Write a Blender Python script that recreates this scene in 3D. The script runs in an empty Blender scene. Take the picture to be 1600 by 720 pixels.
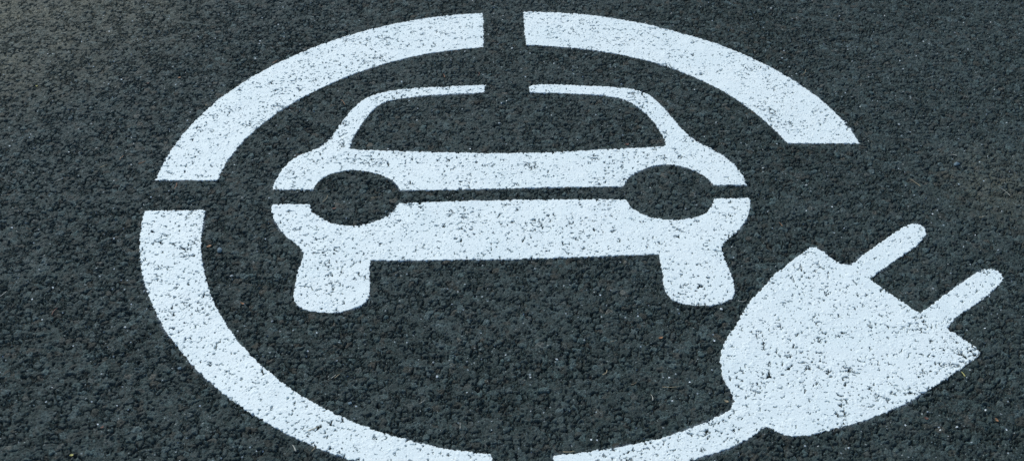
import bpy, math, random
import numpy as np

# ------------------------------------------------------------------ camera and ground geometry
CAM_H, FOC, PITCH = 1.40, 2000.0, math.radians(39.7)     # height (m), focal length in photo pixels (1600 wide), tilt down
CP, SP = math.cos(PITCH), math.sin(PITCH)

def ground(px, py):
    """point of the flat road (metres) seen at a position of the 1600 x 720 photograph"""
    x = (px - 800) / FOC
    y = -(py - 360) / FOC
    d = (x, CP + y * SP, -SP + y * CP)
    t = -CAM_H / d[2]
    return (d[0] * t, d[1] * t)

def G(pts):
    a = np.asarray(pts, float)
    x = (a[:, 0] - 800) / FOC
    y = -(a[:, 1] - 360) / FOC
    t = CAM_H / (SP - y * CP)
    return np.stack([x * t, (CP + y * SP) * t], 1)

# ------------------------------------------------------------------ random fields (numpy)
def h01(ix, iy, seed):
    a = (ix.astype(np.int64) * 374761393 + iy.astype(np.int64) * 668265263 + seed * 2147483647) & 0xFFFFFFFF
    a = ((a ^ (a >> 13)) * 1274126177) & 0xFFFFFFFF
    a = (a ^ (a >> 16)) * 2246822519 & 0xFFFFFFFF
    a = a ^ (a >> 15)
    return (a & 0xFFFFFF).astype(np.float32) / np.float32(16777215.0)

def vnoise(x, y, size, seed):
    u = x / size; v = y / size
    i = np.floor(u); j = np.floor(v)
    fu = (u - i).astype(np.float32); fv = (v - j).astype(np.float32)
    fu = fu * fu * (3 - 2 * fu); fv = fv * fv * (3 - 2 * fv)
    i = i.astype(np.int64); j = j.astype(np.int64)
    a = h01(i, j, seed); b = h01(i + 1, j, seed); c = h01(i, j + 1, seed); d = h01(i + 1, j + 1, seed)
    return (a + (b - a) * fu) * (1 - fv) + (c + (d - c) * fu) * fv      # 0..1

def voronoi(x, y, size, seed, jit=0.9):
    u = x / size; v = y / size
    i0 = np.floor(u).astype(np.int64); j0 = np.floor(v).astype(np.int64)
    F1 = np.full(x.shape, 9.0, np.float32); F2 = F1.copy()
    ci = i0.copy(); cj = j0.copy(); dx1 = np.zeros_like(F1); dy1 = np.zeros_like(F1)
    for di in (-1, 0, 1):
        for dj in (-1, 0, 1):
            i = i0 + di; j = j0 + dj
            px = i + 0.5 + (h01(i, j, seed) - 0.5) * jit
            py = j + 0.5 + (h01(i, j, seed + 1) - 0.5) * jit
            dx = (u - px).astype(np.float32); dy = (v - py).astype(np.float32)
            d = np.sqrt(dx * dx + dy * dy)
            near = d < F1
            F2 = np.where(near, F1, np.minimum(F2, d))
            F1 = np.where(near, d, F1)
            ci = np.where(near, i, ci); cj = np.where(near, j, cj)
            dx1 = np.where(near, dx, dx1); dy1 = np.where(near, dy, dy1)
    return F1, F2, ci, cj, dx1, dy1

def sstep(a, b, t):
    t = np.clip((t - a) / (b - a), 0, 1)
    return t * t * (3 - 2 * t)

def surface(x, y, pits=True):
    """height of the asphalt (m), and colour fields, at world points"""
    x = np.asarray(x, np.float64); y = np.asarray(y, np.float64)
    wx = x + (vnoise(x, y, .006, 11) - .5) * .0052 + (vnoise(x, y, .0025, 12) - .5) * .0018
    wy = y + (vnoise(x, y, .006, 13) - .5) * .0052 + (vnoise(x, y, .0025, 14) - .5) * .0018
    F1, F2, ci, cj, dx, dy = voronoi(wx, wy, .0108, 21)
    big = h01(ci, cj, 31)                       # which of the cells hold a large stone
    e = F2 - F1
    present = (big > .30)
    # some joints are closed with binder, others are open and deep
    o = .02 + .98 * sstep(.44, .60, vnoise(x, y, .0085, 51) * .62 + vnoise(x, y, .022, 52) * .38)
    tx = (h01(ci, cj, 32) - .5); ty = (h01(ci, cj, 33) - .5)
    topA = (h01(ci, cj, 34) - .5) * .0009 + (dx * tx + dy * ty) * .0022
    hA = topA - (.0004 + .0075 * o) * (1 - sstep(0.03, .14 + .11 * o, e)) - .0005 * F1
    G1, G2, gi, gj, ex, ey = voronoi(wx + .37, wy + .11, .0046, 41)
    eb = G2 - G1
    hB = -.0003 + (h01(gi, gj, 42) - .5) * .0011 - (.0002 + .0040 * o) * (1 - sstep(0.03, .36, eb)) + (ex * (h01(gi, gj, 43) - .5) + ey * (h01(gi, gj, 44) - .5)) * .0012
    h = np.where(present, np.maximum(hA, hB - .0034), hB)
    # missing stones
    V1, V2, vi, vj, _, _ = voronoi(wx - .19, wy + .53, .0150, 61)
    void = (h01(vi, vj, 62) > .62) * (1 - sstep(.07, .20, V1 + (vnoise(x, y, .003, 63) - .5) * .26))
    h = h - .0035 * void
    if pits:
        h = h - .0016 * sstep(.68, .82, vnoise(x, y, .0021, 64)) - .0008 * sstep(.60, .8, vnoise(x, y, .0045, 65))
    top = .0001
    h = np.where(h > top, top + (h - top) * .4, h)          # rolled flat
    h = h + (vnoise(x, y, .0024, 71) - .5) * .0004 + (vnoise(x, y, .09, 72) - .5) * .0012 + (vnoise(x, y, .028, 73) - .5) * .0009
    rnd = np.where(present & (hA > hB - .0034), h01(ci, cj, 81), h01(gi, gj, 82))
    rnd2 = np.where(present & (hA > hB - .0034), h01(ci, cj, 83), h01(gi, gj, 84))
    return h.astype(np.float32), rnd.astype(np.float32), rnd2.astype(np.float32)

# ------------------------------------------------------------------ materials
def new_mat(name):
    m = bpy.data.materials.new(name); m.use_nodes = True
    nt = m.node_tree
    for n in list(nt.nodes):
        nt.nodes.remove(n)
    out = nt.nodes.new('ShaderNodeOutputMaterial'); b = nt.nodes.new('ShaderNodeBsdfPrincipled')
    nt.links.new(b.outputs[0], out.inputs[0])
    return m, nt, b

def node(nt, t, **kw):
    n = nt.nodes.new(t)
    for k, v in kw.items():
        if k in n.inputs.keys():
            n.inputs[k].default_value = v
        else:
            setattr(n, k, v)
    return n

def ramp(nt, fac, stops):
    r = nt.nodes.new('ShaderNodeValToRGB')
    el = r.color_ramp.elements
    while len(el) < len(stops):
        el.new(.5)
    for e_, (p, c) in zip(el, stops):
        e_.position = p; e_.color = (c[0], c[1], c[2], 1) if isinstance(c, tuple) else (c, c, c, 1)
    nt.links.new(fac, r.inputs[0])
    return r

def mixc(nt, fac, a, b, mode='MIX'):
    m = nt.nodes.new('ShaderNodeMix'); m.data_type = 'RGBA'; m.blend_type = mode
    for s, v in ((0, fac), (6, a), (7, b)):
        if hasattr(v, 'links'):
            nt.links.new(v, m.inputs[s])
        elif isinstance(v, tuple):
            m.inputs[s].default_value = (*v, 1)
        else:
            m.inputs[s].default_value = v
    return m.outputs[2]

def asphalt_material():
    m, nt, b = new_mat('asphalt')
    L = nt.links.new
    co = node(nt, 'ShaderNodeTexCoord').outputs['Object']
    at = node(nt, 'ShaderNodeAttribute', attribute_name='stone')
    sep = node(nt, 'ShaderNodeSeparateColor'); L(at.outputs['Color'], sep.inputs[0])
    # colour of each stone: bitumen coated blue grey, some teal, a few brown or worn pale
    c1 = ramp(nt, sep.outputs[0], [(0, (.020, .031, .028)), (.30, (.028, .041, .037)), (.55, (.035, .050, .046)), (.78, (.044, .062, .058)),
                                   (.93, (.053, .076, .072)), (1, (.076, .106, .102))])
    c2 = ramp(nt, sep.outputs[1], [(0, (1.35, .90, .72)), (.08, (1.15, .95, .88)), (.16, (1, 1, 1)), (1, (.91, 1.00, .97))])
    col = mixc(nt, 1.0, c1.outputs[0], c2.outputs[0], 'MULTIPLY')
    # grain inside the binder
    n1 = node(nt, 'ShaderNodeTexNoise', Scale=640.0, Detail=3.0, Roughness=.8); L(co, n1.inputs[0])
    g = ramp(nt, n1.outputs[0], [(.36, .30), (.5, .85), (.66, 2.5)])
    col = mixc(nt, 1.0, col, g.outputs[0], 'MULTIPLY')
    n2 = node(nt, 'ShaderNodeTexNoise', Scale=230.0, Detail=2.0); L(co, n2.inputs[0])
    g2 = ramp(nt, n2.outputs[0], [(.3, .8), (.7, 1.2)])
    col = mixc(nt, 1.0, col, g2.outputs[0], 'MULTIPLY')
    # dust film in large soft patches
    n3 = node(nt, 'ShaderNodeTexNoise', Scale=3.2, Detail=4.0, Roughness=.6); L(co, n3.inputs[0])
    d = ramp(nt, n3.outputs[0], [(.36, 0.0), (.70, .30)])
    col = mixc(nt, d.outputs[0], col, (.085, .110, .104))
    # brown organic dirt in small patches
    n4 = node(nt, 'ShaderNodeTexNoise', Scale=55.0, Detail=2.0); L(co, n4.inputs[0])
    d4 = ramp(nt, n4.outputs[0], [(.60, 0.0), (.78, .55)])
    col = mixc(nt, d4.outputs[0], col, (.055, .048, .036))
    # warm lighter tone, strongest towards the far left corner: attribute z
    col = mixc(nt, sep.outputs[2], col, (.175, .172, .125))
    # broken stone faces and quartz flecks, their glints put into the colour
    v = node(nt, 'ShaderNodeTexVoronoi', Scale=105.0); L(co, v.inputs['Vector'])
    fl = node(nt, 'ShaderNodeMath', operation='LESS_THAN'); L(v.outputs['Distance'], fl.inputs[0]); fl.inputs[1].default_value = .15
    vs = node(nt, 'ShaderNodeSeparateColor'); L(v.outputs['Color'], vs.inputs[0])
    gt = node(nt, 'ShaderNodeMath', operation='GREATER_THAN'); L(vs.outputs[0], gt.inputs[0]); gt.inputs[1].default_value = .80
    fm = node(nt, 'ShaderNodeMath', operation='MULTIPLY'); L(fl.outputs[0], fm.inputs[0]); L(gt.outputs[0], fm.inputs[1])
    fcol = ramp(nt, vs.outputs[1], [(0, (.22, .24, .22)), (.6, (.34, .40, .42)), (1, (.8, .85, .85))])
    col = mixc(nt, fm.outputs[0], col, fcol.outputs[0])
    # small worn facets on the finer grit
    w_ = node(nt, 'ShaderNodeTexVoronoi', Scale=330.0); L(co, w_.inputs['Vector'])
    wl = node(nt, 'ShaderNodeMath', operation='LESS_THAN'); L(w_.outputs['Distance'], wl.inputs[0]); wl.inputs[1].default_value = .30
    ws = node(nt, 'ShaderNodeSeparateColor'); L(w_.outputs['Color'], ws.inputs[0])
    wg = node(nt, 'ShaderNodeMath', operation='GREATER_THAN'); L(ws.outputs[0], wg.inputs[0]); wg.inputs[1].default_value = .86
    wm = node(nt, 'ShaderNodeMath', operation='MULTIPLY'); L(wl.outputs[0], wm.inputs[0]); L(wg.outputs[0], wm.inputs[1])
    wc = ramp(nt, ws.outputs[1], [(0, (.10, .085, .065)), (.3, (.10, .12, .115)), (.8, (.15, .19, .19)), (1, (.30, .34, .33))])
    col = mixc(nt, wm.outputs[0], col, wc.outputs[0])
    # thin overspray of the line paint
    at2 = node(nt, 'ShaderNodeAttribute', attribute_name='overspray')
    n5 = node(nt, 'ShaderNodeTexNoise', Scale=700.0, Detail=1.0); L(co, n5.inputs[0])
    r5 = ramp(nt, n5.outputs[0], [(.45, 0.0), (.62, 1.0)])
    om = node(nt, 'ShaderNodeMath', operation='MULTIPLY'); L(at2.outputs['Fac'], om.inputs[0]); L(r5.outputs[0], om.inputs[1])
    col = mixc(nt, om.outputs[0], col, (.45, .52, .60))
    L(col, b.inputs['Base Color'])
    rr = ramp(nt, n2.outputs[0], [(.3, .50), (.7, .72)])
    L(rr.outputs[0], b.inputs['Roughness'])
    b.inputs['Specular IOR Level'].default_value = .14
    bp = node(nt, 'ShaderNodeBump', Strength=1.0, Distance=.0010); L(n1.outputs[0], bp.inputs['Height'])
    L(bp.outputs[0], b.inputs['Normal'])
    return m

def paint_material():
    m, nt, b = new_mat('road_paint')
    L = nt.links.new
    co = node(nt, 'ShaderNodeTexCoord').outputs['Object']
    n1 = node(nt, 'ShaderNodeTexNoise', Scale=9.0, Detail=5.0, Roughness=.6); L(co, n1.inputs[0])
    c = ramp(nt, n1.outputs[0], [(.3, (.75, .83, .80)), (.6, (.80, .86, .82)), (.8, (.76, .84, .82))])
    n2 = node(nt, 'ShaderNodeTexNoise', Scale=420.0, Detail=3.0); L(co, n2.inputs[0])
    g = ramp(nt, n2.outputs[0], [(.30, .80), (.48, .99), (.7, 1.03)])
    col = mixc(nt, 1.0, c.outputs[0], g.outputs[0], 'MULTIPLY')
    # traffic film
    n3 = node(nt, 'ShaderNodeTexNoise', Scale=70.0, Detail=4.0, Roughness=.7); L(co, n3.inputs[0])
    d = ramp(nt, n3.outputs[0], [(.56, 0.0), (.80, .38)])
    col = mixc(nt, d.outputs[0], col, (.50, .58, .60))
    # coat thins where the paint dips into joints or feathers out: attribute 'thin'
    at = node(nt, 'ShaderNodeAttribute', attribute_name='thin')
    n5 = node(nt, 'ShaderNodeTexNoise', Scale=800.0, Detail=1.0); L(co, n5.inputs[0])
    ad = node(nt, 'ShaderNodeMath', operation='MULTIPLY_ADD'); L(n5.outputs[0], ad.inputs[0]); ad.inputs[1].default_value = .9; L(at.outputs['Fac'], ad.inputs[2])
    th = ramp(nt, ad.outputs[0], [(.72, 0.0), (1.0, 1.0)])
    col = mixc(nt, th.outputs[0], col, (.06, .075, .095))
    L(col, b.inputs['Base Color'])
    b.inputs['Roughness'].default_value = .62
    b.inputs['Specular IOR Level'].default_value = .35
    bp = node(nt, 'ShaderNodeBump', Strength=.2, Distance=.0003); L(n2.outputs[0], bp.inputs['Height'])
    L(bp.outputs[0], b.inputs['Normal'])
    return m

def plain_mat(name, a, bcol, scale=300., rough=.7):
    m, nt, b = new_mat(name)
    co = node(nt, 'ShaderNodeTexCoord').outputs['Object']
    n = node(nt, 'ShaderNodeTexNoise', Scale=scale, Detail=3.0); nt.links.new(co, n.inputs[0])
    r = ramp(nt, n.outputs[0], [(.35, a), (.65, bcol)])
    nt.links.new(r.outputs[0], b.inputs['Base Color'])
    b.inputs['Roughness'].default_value = rough
    return m

# ------------------------------------------------------------------ mesh helpers
C = bpy.context.scene.collection

def grid_faces(keep, idx):
    """quads of a grid; keep = bool (ny-1, nx-1), idx = int (ny, nx) vertex ids"""
    a = idx[:-1, :-1][keep]; b = idx[:-1, 1:][keep]; c = idx[1:, 1:][keep]; d = idx[1:, :-1][keep]
    return np.stack([a, b, c, d], 1)

def make_mesh(name, co, quads, mat, attrs=(), parent=None):
    me = bpy.data.meshes.new(name)
    n = len(quads)
    me.vertices.add(len(co)); me.vertices.foreach_set('co', co.astype(np.float32).ravel())
    me.loops.add(n * 4); me.loops.foreach_set('vertex_index', quads.astype(np.int32).ravel())
    me.polygons.add(n); me.polygons.foreach_set('loop_start', np.arange(0, n * 4, 4, dtype=np.int32))
    me.polygons.foreach_set('use_smooth', np.ones(n, bool))
    me.update(calc_edges=True)
    for an, kind, data in attrs:
        at = me.attributes.new(an, kind, 'POINT')
        at.data.foreach_set('color' if kind == 'FLOAT_COLOR' else 'value', data.astype(np.float32).ravel())
    me.materials.append(mat)
    o = bpy.data.objects.new(name, me); C.objects.link(o)
    if parent:
        o.parent = parent
    return o

def thing(o, label, cat, group=None):
    o['label'] = label; o['category'] = cat
    if group:
        o['group'] = group
    return o

# ------------------------------------------------------------------ outlines of the markings
def smooth_run(P, step=.0012):
    """centripetal Catmull-Rom through a run of points"""
    P = np.asarray(P, float)
    if len(P) < 3:
        n = max(2, int(np.hypot(*(P[-1] - P[0])) / step))
        return P[0] + (P[-1] - P[0]) * np.linspace(0, 1, n)[:, None]
    Q = np.vstack([2 * P[0] - P[1], P, 2 * P[-1] - P[-2]])
    out = []
    for k in range(1, len(Q) - 2):
        p0, p1, p2, p3 = Q[k - 1:k + 3]
        t0 = 0; t1 = t0 + math.sqrt(np.hypot(*(p1 - p0)) + 1e-9); t2 = t1 + math.sqrt(np.hypot(*(p2 - p1)) + 1e-9); t3 = t2 + math.sqrt(np.hypot(*(p3 - p2)) + 1e-9)
        n = max(2, int(np.hypot(*(p2 - p1)) / step))
        t = np.linspace(t1, t2, n, endpoint=False)[:, None]
        A1 = (t1 - t) / (t1 - t0) * p0 + (t - t0) / (t1 - t0) * p1
        A2 = (t2 - t) / (t2 - t1) * p1 + (t - t1) / (t2 - t1) * p2
        A3 = (t3 - t) / (t3 - t2) * p2 + (t - t2) / (t3 - t2) * p3
        B1 = (t2 - t) / (t2 - t0) * A1 + (t - t0) / (t2 - t0) * A2
        B2 = (t3 - t) / (t3 - t1) * A2 + (t - t1) / (t3 - t1) * A3
        out.append((t2 - t) / (t2 - t1) * B1 + (t - t1) / (t2 - t1) * B2)
    out.append(P[-1:])
    return np.vstack(out)

def outline(runs):
    """runs of photo points, smooth inside a run, corners between runs; closed, in metres"""
    seg = []
    for k, r in enumerate(runs):
        nxt = runs[(k + 1) % len(runs)][0]
        if len(r) > 1:
            seg.append(smooth_run(G(r))[:-1])
        seg.append(smooth_run(G([r[-1], nxt]))[:-1])
    pts = np.vstack(seg)
    # ragged paint edge following the texture
    x, y = pts[:, 0], pts[:, 1]
    t = np.roll(pts, -1, 0) - np.roll(pts, 1, 0)
    nrm = np.stack([t[:, 1], -t[:, 0]], 1) / (np.hypot(t[:, 0], t[:, 1])[:, None] + 1e-9)
    h, _, _ = surface(x, y)
    a = (vnoise(x, y, .004, 91) - .5) * .0024 + (vnoise(x, y, .0015, 92) - .5) * .0024
    a = a + np.clip(h + .0006, -.003, 0) * .3
    # orientation: a pushes outwards
    area = np.sum(x * np.roll(y, -1) - np.roll(x, -1) * y)
    return pts + nrm * (a if area > 0 else -a)[:, None]

def inside_grid(poly, xs, ys):
    x0, y0 = poly[:, 0], poly[:, 1]; x1, y1 = np.roll(x0, -1), np.roll(y0, -1)
    M = np.zeros((len(ys), len(xs)), bool)
    for r, y in enumerate(ys):
        k = (y0 <= y) != (y1 <= y)
        if not k.any():
            continue
        xc = np.sort(x0[k] + (y - y0[k]) / (y1[k] - y0[k]) * (x1[k] - x0[k]))
        M[r] = (np.searchsorted(xc, xs) % 2) == 1
    return M

def nearest_on(poly, pts):
    out = np.empty_like(pts); dist = np.empty(len(pts))
    A = poly; B = np.roll(poly, -1, 0); D = B - A; dd = (D ** 2).sum(1) + 1e-18
    for s in range(0, len(pts), 1500):
        p = pts[s:s + 1500, None, :]
        t = np.clip(((p - A) * D).sum(2) / dd, 0, 1)
        q = A + t[..., None] * D
        d = ((p - q) ** 2).sum(2); k = d.argmin(1); r = np.arange(len(k))
        out[s:s + 1500] = q[r, k]; dist[s:s + 1500] = np.sqrt(d[r, k])
    return out, dist

STEP = .0007

def paint_patch(runs, feather=None):
    """vertices and quads of one painted shape, draped over the stones, open over the deep joints"""
    poly = outline(runs)
    x0, y0 = poly.min(0) - .003; x1, y1 = poly.max(0) + .003
    xs = np.arange(x0, x1, STEP); ys = np.arange(y0, y1, STEP)
    M = inside_grid(poly, xs, ys)
    cell = M[:-1, :-1] | M[1:, :-1] | M[:-1, 1:] | M[1:, 1:]
    use = np.zeros_like(M)
    use[:-1, :-1] |= cell; use[1:, :-1] |= cell; use[:-1, 1:] |= cell; use[1:, 1:] |= cell
    X, Y = np.meshgrid(xs, ys)
    P = np.stack([X[use], Y[use]], 1)
    outm = ~M[use]
    snapped, _ = nearest_on(poly, P[outm])
    P[outm] = snapped
    idx = np.full(M.shape, -1, np.int64); idx[use] = np.arange(use.sum())
    quads = grid_faces(cell, idx)
    h, _, _ = surface(P[:, 0], P[:, 1])
    x, y = P[:, 0], P[:, 1]
    hj, _, _ = surface(x, y, pits=False)
    # the coat bridges shallow joints, leaves the deep ones bare
    base = (vnoise(x, y, .09, 72) - .5) * .0012 + (vnoise(x, y, .028, 73) - .5) * .0009
    rel = h - base; rj = hj - base
    wear = vnoise(x, y, .0036, 103) * .58 + vnoise(x, y, .010, 102) * .22 + vnoise(x, y, .050, 101) * .20
    lim = .668
    if feather is not None:
        lim = lim - feather(x, y)
    top = base + np.clip(rel, -.0003, .0006) + .0004
    top = np.maximum(top, h + .0002)
    bare = (rj < -.0017) & (wear + np.clip(-rj - .0010, 0, .0040) * 24 > lim)
    bare |= (rel < -.0008) & (vnoise(x, y, .0021, 104) * .75 + wear * .25 > lim + .115)
    rel = np.where(bare, -1, 1.); lim = 0
    z = np.where(bare, h - .0022, top)
    z = np.where(outm, np.minimum(z, h + .0001), z)
    thin = np.where(bare, .5, 0.)
    return P, quads, z, thin, poly

# ------------------------------------------------------------------ traced outlines (photo pixels, on the road plane)
TLo = [(243,282),(254,257.5),(270,231),(286,207.5),(315,181),(350,150),(372,135),(392,121),(427,101),(465,84),(500,71),(550,54),(598,42.5),(642,32.5),(697,25),(755,20.7)]
TLi = [(755.5,74),(700,79),(642,89.5),(600,100.5),(575,107),(535,124),(485,145),(429,180),(397,205),(375,226),(355,251),(340.5,282)]
TRo = [(817,19),(887,20),(950,28),(1000,37),(1050,48),(1100,61),(1155,82.5),(1185,96),(1240,124),(1280,155),(1310,180),(1327,202.5),(1344,224)]
TRi = [(1231,224),(1207.5,200),(1180,177.5),(1147,152.5),(1105,131),(1065,111),(1025,99),(1000,93),(962,84),(875,73),(822,70.5)]
BLo = [(226,329),(220,355),(218,378),(220,407.5),(226,440),(234,470),(239,480),(253,507),(267.5,527.5),(292.5,560),(325,592.5),(360,622.5),(400,653),(450,679),(505,700),(550,719.5),(610,735),(690,746),(774,751)]
BLi = [(767.5,709),(725,704),(650,690),(605,677.5),(555,661),(510,637.5),(470,617),(435,592),(400,562),(372.5,532.5),(352,506),(332.5,466),(320,430),(316,395),(316,356),(322,328)]

def round_arc(pts, deg=4):
    """even out the tracing of an arc: radius about the ring centre as a smooth function of the angle"""
    W = G(pts); c = np.array(RC)
    th = np.unwrap(np.arctan2(W[:, 1] - c[1], W[:, 0] - c[0])); r = np.hypot(W[:, 0] - c[0], W[:, 1] - c[1])
    t = (th - th.mean()) / (np.ptp(th) / 2)
    p = np.polyfit(t, r, deg)
    tt = np.linspace(t[0], t[-1], 40); aa = tt * (np.ptp(th) / 2) + th.mean(); rr = np.polyval(p, tt)
    X = c[0] + rr * np.cos(aa); Y = c[1] + rr * np.sin(aa)
    fx, fy = px_of(np.column_stack([X, Y]))
    return list(zip(fx, fy))
def px_of(P):
    """inverse of ground()"""
    X, Y = P[:, 0], P[:, 1]
    z = Y * CP + CAM_H * SP
    return 800 + FOC * X / z, 360 - FOC * (Y * SP - CAM_H * CP) / z
RC = G([(790, 340)])[0]
TLo, TLi, TRo, TRi, BLo, BLi = [round_arc(a_) for a_ in (TLo, TLi, TRo, TRi, BLo, BLi)]

CAR_UP = [
 [(425,296),(430,283),(436,273),(447.5,257),(467.5,243),(485,236),(500,230),(517.5,214),(532.5,192.5),(550,171),(567.5,156),(590,146.5),(637.5,139),(700,135.5),(759,133)],
 [(756,144.5),(662.5,150),(617.5,156),(600,160.5),(585,170),(567.5,191),(553.5,212)],
 [(545,232)],
 [(548,233),(607.5,235.5),(675,238),(737,239.3),(800,239),(875,237),(960,233),(1036,229)],
 [(1041,226),(1032.5,207.5),(1020,189),(995,166),(970,154),(940,149.5),(875,145.5),(827.5,144.5)],
 [(826,134),(850,132),(940,135.5),(975,138),(998,142),(1015,149),(1037.5,169),(1054,188),(1070,206),(1090,222),(1120,237),(1138,249),(1150,260),(1160,273),(1168,289)],
 [(1115,289),(1100,275),(1075,263),(1037.5,257),(1007.5,264),(986,275),(974,290)],
 [(972.5,291),(880,292.5),(800,294.5),(700,296.5),(625,297.8)],
 [(622.5,293),(612.5,282),(585,270.5),(555,266),(525,269),(500,281),(489,296)],
]
CAR_LOW = [
 [(423,324),(426,320.5),(433,319),(484,319)],
 [(487.5,330),(507.5,343.5),(530,350.5),(555,352),(582.5,347),(607.5,335),(621,320)],
 [(624,317.5),(675,315.5),(800,312.5),(900,311),(979,311)],
 [(988,324.5),(1007.5,335.5),(1037.5,342),(1070,342),(1098,335),(1111,322.5),(1115.5,309.5)],
 [(1172,309),(1171.5,330),(1165,345),(1150,363),(1132.5,378)],
 [(1128,384),(1132.5,405),(1142.5,427.5),(1148,450),(1147,461),(1140,468),(1122,475),(1100,477),(1070,474.5),(1052.5,468.5),(1040,456),(1035,430),(1030,398)],
 [(1028,397.5),(975,399),(850,403.5),(700,406),(578,406.5)],
 [(578,408),(577.5,455),(574,468),(563,477),(545,483.5),(520,488),(487.5,486),(467.5,479),(459,467),(460,450),(465.5,425),(471,409),(474,398),(470,388),(457.5,377.5),(440,362),(428,343)],
]
PLUG = [
 [(1147.5,626),(1141,610),(1130,590),(1126,570),(1128,543),(1137.5,525),(1152.5,502.5),(1164,484),(1175,466),(1190,452),(1207.5,431),(1220,421),(1242.5,402.5),(1266,385.5)],
 [(1276,385.5),(1300,402.5),(1314,411),(1330,414)],
 [(1332,412),(1350,397.5),(1375,379),(1400,362.5),(1417.5,352),(1432,349.5),(1443,354),(1446,365),(1437.5,379),(1407.5,401),(1385,416),(1360,434)],
 [(1361,437),(1400,464),(1437.5,489)],
 [(1440,487),(1475,461),(1512.5,434),(1533,422),(1550,420),(1563,425),(1567,436),(1557.5,448),(1532.5,470),(1500,491),(1487,503),(1481,512)],
 [(1483,515),(1502,526),(1533,549)],
 [(1529,556),(1500,577),(1462.5,601),(1417.5,629),(1375,647.5),(1320,665),(1290,673),(1265,679),(1243,681),(1225,679),(1208,670),(1195,667),(1177.5,680),(1145,697.5),(1100,712.5),(1030,731),(950,743),(863,750)],
 [(865,711),(925,704),(1015,687.5),(1092.5,664),(1140,640)],
]

MAT_A = asphalt_material(); MAT_P = paint_material()

def px_of(P):
    """inverse of ground(): used only to decide which faces belong to which part"""
    X, Y = P[:, 0], P[:, 1]
    z = Y * CP + CAM_H * SP
    return 800 + FOC * X / z, 360 - FOC * (Y * SP - CAM_H * CP) / z

def emit(name, P, quads, z, thin, origin, parent=None):
    used, inv = np.unique(quads, return_inverse=True)
    q = inv.reshape(quads.shape)
    co = np.column_stack([P[used, 0] - origin[0], P[used, 1] - origin[1], z[used]])
    return make_mesh(name, co, q, MAT_P, [('thin', 'FLOAT', thin[used])], parent)

polys = []
def single(name, runs, label, cat, group=None):
    P, q, z, th, poly = paint_patch(runs); polys.append(poly)
    c = P.mean(0)
    o = emit(name, P, q, z, th, c); o.location = (c[0], c[1], 0)
    return thing(o, label, cat, group)

RING = 'painted arcs of the white ring'
single('ring_arc', [TLo, TLi], 'white painted ring arc over the left half of the car symbol roof', 'road marking', RING)
single('ring_arc', [TRo, TRi], 'white painted ring arc over the right half of the car, ending at a slanted tip', 'road marking', RING)
single('ring_arc', [BLo, BLi], 'white painted ring arc curving below the car symbol down to the bottom edge', 'road marking', RING)

def composite(name, patches, label, cat, classify):
    data = []
    allP = []
    for runs, kw in patches:
        P, q, z, th, poly = paint_patch(runs, **kw); polys.append(poly); data.append((P, q, z, th)); allP.append(P)
    c = np.vstack(allP).mean(0)
    root = bpy.data.objects.new(name, None); C.objects.link(root); root.location = (c[0], c[1], 0); root.empty_display_size = .1
    thing(root, label, cat)
    for k, (P, q, z, th) in enumerate(data):
        fx, fy = px_of(P[q].mean(1))
        for part, mask in classify(k, fx, fy):
            if mask.any():
                emit(part, P, q[mask], z, th, c, root)

def car_parts(k, fx, fy):
    if k == 0:
        fr = (fy < 232.5)
        return [('window_frame', fr & (fx < 800)), ('window_frame', fr & (fx >= 800) & (fy < 226.5)),
                ('hood', ~(fr & (fx < 800)) & ~(fr & (fx >= 800) & (fy < 226.5)))]
    l = (fy > 406.5 - (fx < 580) * 3) & (fx < 600); r = (fy > 398.5) & (fx > 1020)
    return [('tyre', l), ('tyre', r), ('bumper', ~l & ~r)]
composite('car_symbol', [(CAR_UP, {}), (CAR_LOW, {})], 'white painted front view car symbol on asphalt inside the broken ring', 'road marking', car_parts)

def plug_parts(k, fx, fy):
    line = 385.5 + (fx - 1276) * .643 - 1.0
    up = (fy < line) & (fx > 1320)
    t = fx * .841 + fy * .541
    p1 = up & (t < 1443); p2 = up & (t >= 1443)
    cab = ((fx - 1147.5) * (667 - 626) - (fy - 626) * (1195 - 1147.5) < 0) & (fy > 600) & (fx < 1200)
    return [('prong', p1), ('prong', p2), ('cable', cab & ~up), ('plug_body', ~up & ~cab)]
tip = ground(1533, 549)
composite('plug_symbol', [(PLUG, {'feather': lambda x, y: .14 * (1 - sstep(.0, .10, np.hypot(x - tip[0], y - tip[1])))})],
          'white painted electric plug symbol with two prongs, its cable curving along the ring', 'road marking', plug_parts)

# ------------------------------------------------------------------ the asphalt sheet
FX, FY0, FY1, S = 1.21, 1.10, 2.57, .0011
def grow(start, s, far):
    out = []; p = start; d = s
    while p < far:
        d = min(d * 1.08, .0034) if p < start + .62 else d * 1.16
        p += d; out.append(p)
    return np.array(out)
xs = np.arange(-FX, FX, S); gx = grow(FX, S, 90.)
xs = np.concatenate([-gx[::-1], xs, gx])
ys = np.arange(FY0, FY1, S); gy = grow(FY1, S, 90.); gb = grow(-FY0, S * 4, 90.)
ys = np.concatenate([-gb[::-1], ys, gy])
X, Y = np.meshgrid(xs, ys)
sh = X.shape
h, r1, r2 = surface(X.ravel(), Y.ravel())
spx = np.gradient(xs); spy = np.gradient(ys)
sp = np.maximum(*np.meshgrid(spx, spy)).ravel()
h = h * np.clip(.0050 / sp, 0, 1) ** 1.3
xr, yr = X.ravel(), Y.ravel()
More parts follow.
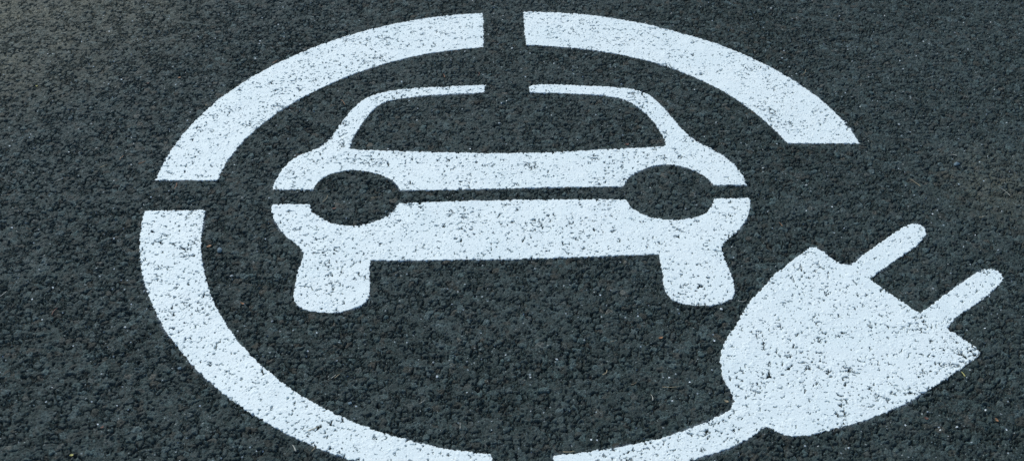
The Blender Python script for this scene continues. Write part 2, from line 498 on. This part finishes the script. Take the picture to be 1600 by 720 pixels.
# warm, lighter tone growing towards the far left
sx, sy = ground(-60, -30)
warm_pale = np.clip(1 - np.hypot((xr - sx) / .66, (yr - sy) / .66), 0, 1) * (.55 + .9 * vnoise(xr, yr, .03, 201) * vnoise(xr, yr, .008, 202) * 1.6)
sx2, sy2 = ground(1560, 290)
warm_pale = warm_pale * 1.0 + .55 * np.clip(1 - np.hypot((xr - sx2) / .13, (yr - sy2) / .16), 0, 1) * vnoise(xr, yr, .006, 203)
# overspray beside the painted edges
over = np.zeros(len(xr))
GX0, GY0, W = int(len(gx)), int(len(gb)), None
coarse = np.zeros(sh, bool)
near = np.zeros(sh, bool)
allp = np.vstack(polys)
ii = np.searchsorted(xs, allp[:, 0]); jj = np.searchsorted(ys, allp[:, 1])
for di in range(-4, 5):
    for dj in range(-4, 5):
        near[np.clip(jj + dj, 0, sh[0] - 1), np.clip(ii + di, 0, sh[1] - 1)] = True
nidx = np.nonzero(near.ravel())[0]
# distance to the nearest outline point through a coarse bucket lookup
best = np.full(len(nidx), 1.0)
key = {}
for di in range(-4, 5):
    for dj in range(-4, 5):
        pass
cellid = np.full(sh, -1, np.int64); cellid[np.clip(jj, 0, sh[0] - 1), np.clip(ii, 0, sh[1] - 1)] = np.arange(len(allp))
nj, ni = np.nonzero(near)
for di in range(-4, 5):
    for dj in range(-4, 5):
        c = cellid[np.clip(nj + dj, 0, sh[0] - 1), np.clip(ni + di, 0, sh[1] - 1)]
        ok = c >= 0
        d = np.hypot(xs[ni[ok]] - allp[c[ok], 0], ys[nj[ok]] - allp[c[ok], 1])
        best[ok] = np.minimum(best[ok], d)
ov = np.clip(1 - best / .0045, 0, 1) * np.clip(vnoise(xs[ni], ys[nj], .05, 211) * 2.2 - .9, 0, 1) * .55
over[nidx] = ov
quads = grid_faces(np.ones((sh[0] - 1, sh[1] - 1), bool), np.arange(sh[0] * sh[1]).reshape(sh))
stone = np.column_stack([r1, r2, warm_pale, np.ones(len(r1))])
road = make_mesh('asphalt_road', np.column_stack([xr, yr, h]), quads, MAT_A, [('stone', 'FLOAT_COLOR', stone), ('overspray', 'FLOAT', over)])
road['kind'] = 'structure'
road['label'] = 'dark grey coarse asphalt road surface with open joints between stones'

# ------------------------------------------------------------------ litter lying on the road
def top_at(x, y):
    g = np.linspace(-.0025, .0025, 5)
    a, b = np.meshgrid(x + g, y + g)
    return float(surface(a.ravel(), b.ravel())[0].max())

def tube(path, rad, name, mat):
    """tapered six sided stem along a path of (x, y, z)"""
    V = []; F = []
    n = len(path); S6 = 6
    for k, p in enumerate(path):
        p = np.array(p); a = np.array(path[max(k - 1, 0)]); b = np.array(path[min(k + 1, n - 1)])
        t = (b - a) / (np.linalg.norm(b - a) + 1e-12)
        u = np.cross(t, (0, 0, 1)); u /= np.linalg.norm(u) + 1e-12; w = np.cross(u, t)
        r = rad * (1 - .55 * (k / (n - 1)) ** 2) * (.7 if k in (0, n - 1) else 1)
        for s in range(S6):
            an = 2 * math.pi * s / S6
            V.append(tuple(p + r * (math.cos(an) * u * 1.15 + math.sin(an) * w * .8)))
    for k in range(n - 1):
        for s in range(S6):
            F.append((k * S6 + s, k * S6 + (s + 1) % S6, (k + 1) * S6 + (s + 1) % S6, (k + 1) * S6 + s))
    F.append(tuple(range(S6))[::-1]); F.append(tuple((n - 1) * S6 + s for s in range(S6)))
    me = bpy.data.meshes.new(name); me.from_pydata(V, [], F); me.update(); me.materials.append(mat)
    for p_ in me.polygons: p_.use_smooth = True
    o = bpy.data.objects.new(name, me); C.objects.link(o)
    return o

MS = {
 'straw': plain_mat('dry_straw', (.26, .21, .12), (.38, .31, .19)),
 'pale': plain_mat('bleached_straw', (.32, .32, .27), (.46, .45, .38)),
 'rust': plain_mat('rusty_needle', (.26, .10, .05), (.38, .17, .08)),
 'orange': plain_mat('dead_leaf', (.25, .12, .05), (.36, .18, .08)),
 'brown': plain_mat('brown_leaf', (.10, .045, .03), (.17, .075, .045)),
 'yellow': plain_mat('yellow_leaf', (.34, .32, .08), (.44, .41, .15)),
 'chip': plain_mat('stone_chip_grey', (.18, .21, .21), (.30, .33, .33)),
 'white': plain_mat('quartz_chip', (.42, .46, .46), (.62, .66, .64)),
 'blue': plain_mat('blue_stone_chip', (.05, .09, .11), (.09, .15, .18)),
}

def stem(px, py, length, ang, bend, mat, label, kind='straw', rad=.0005, group='dry plant bits on the asphalt'):
    """length and rad in metres; ang = direction on the road in degrees (0 = to the right, 90 = away)"""
    x, y = ground(px, py); rs = random.Random(int(px * 7 + py))
    n = 9; path = []; a = math.radians(ang); q = np.zeros(2); P = [q.copy()]
    for k in range(n - 1):
        aa = a + bend * ((k / (n - 2)) - .5) + rs.uniform(-.08, .08)
        q = q + np.array([math.cos(aa), math.sin(aa)]) * length / (n - 1); P.append(q.copy())
    P = np.array(P); P -= P.mean(0)
    zs = [top_at(x + p[0], y + p[1]) for p in P]
    z = np.array(zs); z = np.convolve(np.pad(z, 2, 'edge'), np.ones(5) / 5, 'valid'); z = np.maximum(z, np.mean(zs)) + rad * .8 + .0005
    o = tube([(P[k, 0], P[k, 1], z[k] - z.min()) for k in range(n)], rad, {'straw': 'straw', 'needle': 'pine_needle', 'twig': 'twig'}[kind], MS[mat])
    o.location = (x, y, float(z.min()))
    return thing(o, label, {'straw': 'straw', 'needle': 'needle', 'twig': 'twig'}[kind], group)

def leaf(px, py, w, l, ang, mat, label, group='dry plant bits on the asphalt'):
    """a curled crumb of leaf, thin but with two faces"""
    x, y = ground(px, py); rs = random.Random(int(px * 13 + py * 3))
    n = 9; V = []; F = []
    ring = [(rs.uniform(.65, 1.1) * math.cos(2 * math.pi * k / n) * l / 2, rs.uniform(.65, 1.1) * math.sin(2 * math.pi * k / n) * w / 2) for k in range(n)]
    for dz in (.00035, 0):
        V.append((0, 0, dz + .0002))
        for (a, b) in ring:
            V.append((a, b, dz + (a / l * 2) ** 2 * .0016 + (b / w * 2) ** 2 * .0007))
    for k in range(n):
        j = (k + 1) % n
        F.append((0, 1 + k, 1 + j)); F.append((n + 1, n + 2 + j, n + 2 + k)); F.append((1 + k, n + 2 + k, n + 2 + j, 1 + j))
    me = bpy.data.meshes.new('leaf_crumb'); me.from_pydata(V, [], F); me.update(); me.materials.append(MS[mat])
    o = bpy.data.objects.new('leaf_crumb', me); C.objects.link(o)
    o.location = (x, y, top_at(x, y) + .0004); o.rotation_euler = (rs.uniform(-.15, .15), rs.uniform(-.15, .15), math.radians(ang))
    return thing(o, label, 'leaf crumb', group)

def chip(px, py, size, mat, label, group='loose stone chips on the asphalt'):
    x, y = ground(px, py); rs = random.Random(int(px * 5 + py * 11))
    import bmesh
    bm = bmesh.new(); bmesh.ops.create_icosphere(bm, subdivisions=2, radius=.5)
    pl = [(np.array([rs.gauss(0, 1) for _ in range(3)]), rs.uniform(.28, .42)) for _ in range(9)]
    for v in bm.verts:
        p = np.array(v.co)
        for nv, d in pl:
            nn = nv / np.linalg.norm(nv); s = p @ nn
            if s > d: p = p - nn * (s - d)
        v.co = (p[0] * 1.35, p[1], p[2] * .6)
    me = bpy.data.meshes.new('stone_chip'); bm.to_mesh(me); bm.free(); me.materials.append(MS[mat])
    o = bpy.data.objects.new('stone_chip', me); C.objects.link(o); o.scale = (size,) * 3
    o.location = (x, y, top_at(x, y) + size * .14); o.rotation_euler = (rs.uniform(-.3, .3), rs.uniform(-.3, .3), rs.uniform(0, 3.1))
    return thing(o, label, 'stone chip', group)


# stems: straw, needles, twigs  (photo position, length, direction, bend, material, label)
stem(694, 119, .014, 100, .5, 'rust', 'thin rusty needle lying above the left roof line of the car symbol', 'needle')
stem(748, 117, .018, 80, .9, 'brown', 'dark brown bent needle just above the left end tip of the roof line', 'needle', .0006)
stem(430, 97, .016, 50, .4, 'rust', 'short reddish needle touching the outer edge of the upper left arc', 'needle')
stem(1257, 114, .024, 62, .9, 'straw', 'curved tan straw on bare asphalt outside the upper right arc', 'straw')
stem(222, 255, .013, 35, .3, 'orange', 'short orange red straw left of the upper left arc', 'straw', .0006)
stem(275, 291, .020, 88, .4, 'rust', 'orange brown needle in the gap between the upper left and lower left arcs', 'needle')
stem(162, 260, .016, 38, .4, 'straw', 'tan straw with a fainter twin beside it, far left of the ring', 'straw')
stem(190, 247, .014, 72, -.6, 'orange', 'orange tan straw lying between a tan straw and the ring, upper left', 'straw')
stem(94, 281, .014, 42, .2, 'pale', 'bleached straw alone near the left edge of the picture', 'straw')
stem(122, 202, .012, 55, .3, 'pale', 'small bleached straw high on the left side', 'straw', .0004)
stem(536, 160, .020, 118, .5, 'orange', 'orange needle between the left ring arc and the left window pillar of the car', 'needle')
stem(509, 311, .022, 70, .9, 'straw', 'curved tan straw inside the left headlight circle', 'straw')
stem(585, 309, .012, 15, .6, 'straw', 'small flat straw at the right side of the left headlight circle', 'straw')
stem(1220, 351, .012, 112, .4, 'orange', 'small orange needle above the top corner of the plug', 'needle')
stem(1535, 339, .013, 20, .3, 'straw', 'tan straw at the right edge of the picture above the second prong', 'straw')
stem(1431, 286, .026, 122, .2, 'straw', 'long straight tan needle alone above the first prong', 'needle', .0006)
stem(1132, 206, .022, 3, .2, 'pale', 'pale thin straw between the right window pillar and the upper right arc', 'straw', .0004)
stem(946, 582, .014, 58, 1.6, 'straw', 'hooked straw with pale end on the dark asphalt below the right tyre', 'straw', .0007)
stem(1048, 605, .026, 5, .4, 'straw', 'long flat faded straw near the left side of the plug body', 'straw', .0005)
stem(1019, 621, .013, 100, .5, 'pale', 'short white stem pointing away from the viewer, left of the plug cable', 'straw', .0006)
stem(889, 706, .017, 4, .3, 'straw', 'yellow straw resting on the upper edge of the cable end', 'straw', .0007)
stem(492, 669, .022, 36, .3, 'straw', 'tan straw lying on the white paint of the lower left arc', 'straw', .0006)
stem(460, 700, .014, 118, .3, 'pale', 'pale yellow straw just outside the lower left arc near the bottom edge', 'straw', .0009)
stem(490, 702, .010, 62, .2, 'straw', 'tiny straw touching the outer edge of the lower left arc at the bottom', 'straw')
stem(521, 588, .010, 48, .3, 'pale', 'left one of two short pale straws side by side below the left tyre', 'straw', .0006)
stem(527, 587, .012, 52, .2, 'straw', 'right one of two short pale straws side by side below the left tyre', 'straw', .0006)
stem(719, 665, .013, 90, .1, 'pale', 'very thin pale straw pointing away above the end of the lower left arc', 'straw', .0004)
stem(660, 628, .012, 42, .4, 'pale', 'faint pale straw inside the ring below the middle of the car', 'straw', .0004)
stem(5, 460, .016, 58, .4, 'pale', 'pale straw cut by the left edge of the picture', 'straw', .0006)
stem(85, 487, .018, 75, -.8, 'brown', 'dark brown forked looking twig near the left edge', 'twig', .0008)
stem(1160, 470, .017, 10, 1.8, 'pale', 'pale curved fibre between the right tyre and the plug', 'straw', .0005)
stem(1490, 243, .012, 160, .5, 'pale', 'curved white fibre on the rough patch near the right edge', 'straw', .0007)
stem(1505, 585, .011, 105, .3, 'yellow', 'yellow straw just below the pointed tip of the plug', 'straw', .0009)
stem(990, 600, .010, 30, .3, 'straw', 'tiny tan straw between the hooked straw and the plug', 'straw', .0004)
stem(1570, 300, .030, 118, .5, 'pale', 'long whitish thread at the far right above the prongs', 'straw', .0004)
stem(1345, 133, .012, 75, .3, 'pale', 'small pale straw high on the right outside the ring', 'straw', .0004)
stem(958, 533, .010, 20, .2, 'straw', 'small tan straw under the bumper nearer the right tyre', 'straw', .0004)
# leaf crumbs
leaf(280, 122, .0045, .007, 30, 'orange', 'orange leaf crumb high on the left outside the ring')
leaf(231, 131, .0035, .006, 10, 'brown', 'dark brown leaf crumb beside the orange one, upper left')
leaf(57, 135, .004, .005, 0, 'yellow', 'yellow leaf crumb near the upper left corner')
leaf(522, 326, .004, .009, 10, 'brown', 'reddish brown leaf crumb inside the left headlight circle')
leaf(327, 385, .005, .010, 30, 'orange', 'pale orange leaf crumb beside the inner edge of the lower left arc')
leaf(379, 474, .0035, .008, -20, 'orange', 'bright orange leaf crumb on bare asphalt left of the left tyre')
leaf(112, 711, .004, .006, 40, 'yellow', 'yellow green leaf crumb at the bottom edge on the left')
leaf(980, 226, .0045, .009, 5, 'brown', 'red brown leaf crumb on the lower window edge of the car')
leaf(1032, 528, .004, .008, 8, 'orange', 'orange leaf crumb below the right tyre')
leaf(1557, 656, .0045, .007, 115, 'orange', 'orange leaf crumb near the lower right corner')
leaf(1447, 653, .004, .008, -15, 'brown', 'dull red leaf crumb below the lower edge of the plug')
leaf(1135, 627, .0035, .008, 150, 'straw', 'tan leaf crumb tucked beside the neck of the plug')
leaf(160, 668, .0035, .006, 60, 'brown', 'small dark leaf crumb at the lower left')
leaf(322, 165, .003, .005, 90, 'straw', 'tan leaf crumb outside the upper left arc')
# stone chips
chip(1127, 483, .005, 'white', 'white stone chip between the right tyre and the plug')
chip(343, 392, .010, 'blue', 'bluish stone chip just inside the lower left arc')
chip(362, 431, .006, 'chip', 'grey stone chip between the lower left arc and the left tyre')
chip(1405, 195, .005, 'chip', 'grey stone chip above the right side rough patch')
chip(1495, 257, .010, 'blue', 'bluish stone chip on the rough patch near the right edge')
chip(547, 630, .006, 'blue', 'small bluish stone chip inside the ring above the lower arc')
chip(683, 588, .0040, 'white', 'white stone chip below the middle of the car')
chip(677, 566, .0035, 'chip', 'tiny grey chip near the white stone chip below the car')
chip(425, 592-90, .004, 'chip', 'tiny grey chip between the lower left arc and the left tyre, lower one')
chip(870, 561, .004, 'white', 'small white chip under the middle of the bumper')
chip(1326, 700, .0035, 'white', 'tiny white chip near the bottom edge below the plug')
chip(1495, 667, .0035, 'white', 'white chip on asphalt toward the lower right corner')
chip(281, 575, .006, 'blue', 'bluish stone chip outside the lower left arc')
chip(800, 76, .0050, 'white', 'white chip in the gap at the top of the ring')
chip(225, 455, .0040, 'chip', 'small grey chip on the outer edge of the lower left arc')
chip(1260, 590-300, .0045, 'chip', 'small grey chip between the ring tip and the plug')
chip(190, 125, .0040, 'white', 'small white chip high on the left')
chip(83, 450, .0035, 'white', 'tiny white chip near the left edge at mid height')
chip(196, 512, .0035, 'white', 'tiny white chip outside the lower left arc')
chip(913, 602-70, .0035, 'chip', 'tiny grey chip below the bumper toward the right')
chip(780, 193, .0040, 'white', 'small white chip inside the car window')
chip(730, 565, .0030, 'chip', 'tiny grey chip on its own below the bumper centre')


# ------------------------------------------------------------------ light, sky, camera
sc = bpy.context.scene
w = bpy.data.worlds.new('World'); sc.world = w; w.use_nodes = True
nt = w.node_tree
bg = nt.nodes['Background']
sky = nt.nodes.new('ShaderNodeTexSky'); sky.sky_type = 'NISHITA'; sky.sun_disc = False
EL, AZ = math.radians(42), math.radians(-35)      # sun high, ahead of the camera and to the left, behind thin cloud
sky.sun_elevation = EL; sky.sun_rotation = AZ; sky.dust_density = 1.0
nt.links.new(sky.outputs[0], bg.inputs[0]); bg.inputs[1].default_value = .11
sun = bpy.data.lights.new('sun', 'SUN'); sun.energy = 1.5; sun.angle = math.radians(18); sun.color = (.97, 1, .95)
so = bpy.data.objects.new('sun', sun); C.objects.link(so)
# direction towards the sun: azimuth measured clockwise from +Y
d = (math.sin(AZ) * math.cos(EL), math.cos(AZ) * math.cos(EL), math.sin(EL))
from mathutils import Vector
so.rotation_euler = Vector(d).to_track_quat('Z', 'Y').to_euler()
so.location = (d[0] * 10, d[1] * 10, d[2] * 10)

cam = bpy.data.cameras.new('camera'); co = bpy.data.objects.new('camera', cam); C.objects.link(co)
co.location = (0, 0, CAM_H); co.rotation_euler = (math.pi / 2 - PITCH, 0, 0)
cam.sensor_width = 36; cam.lens = 36 * FOC / 1600; cam.clip_start = .05; cam.clip_end = 500
cam.dof.use_dof = True; cam.dof.focus_distance = 2.2; cam.dof.aperture_fstop = 8
sc.camera = co
sc.view_settings.view_transform = 'Standard'; sc.view_settings.look = 'None'; sc.view_settings.exposure = 0.6; sc.view_settings.gamma = 1
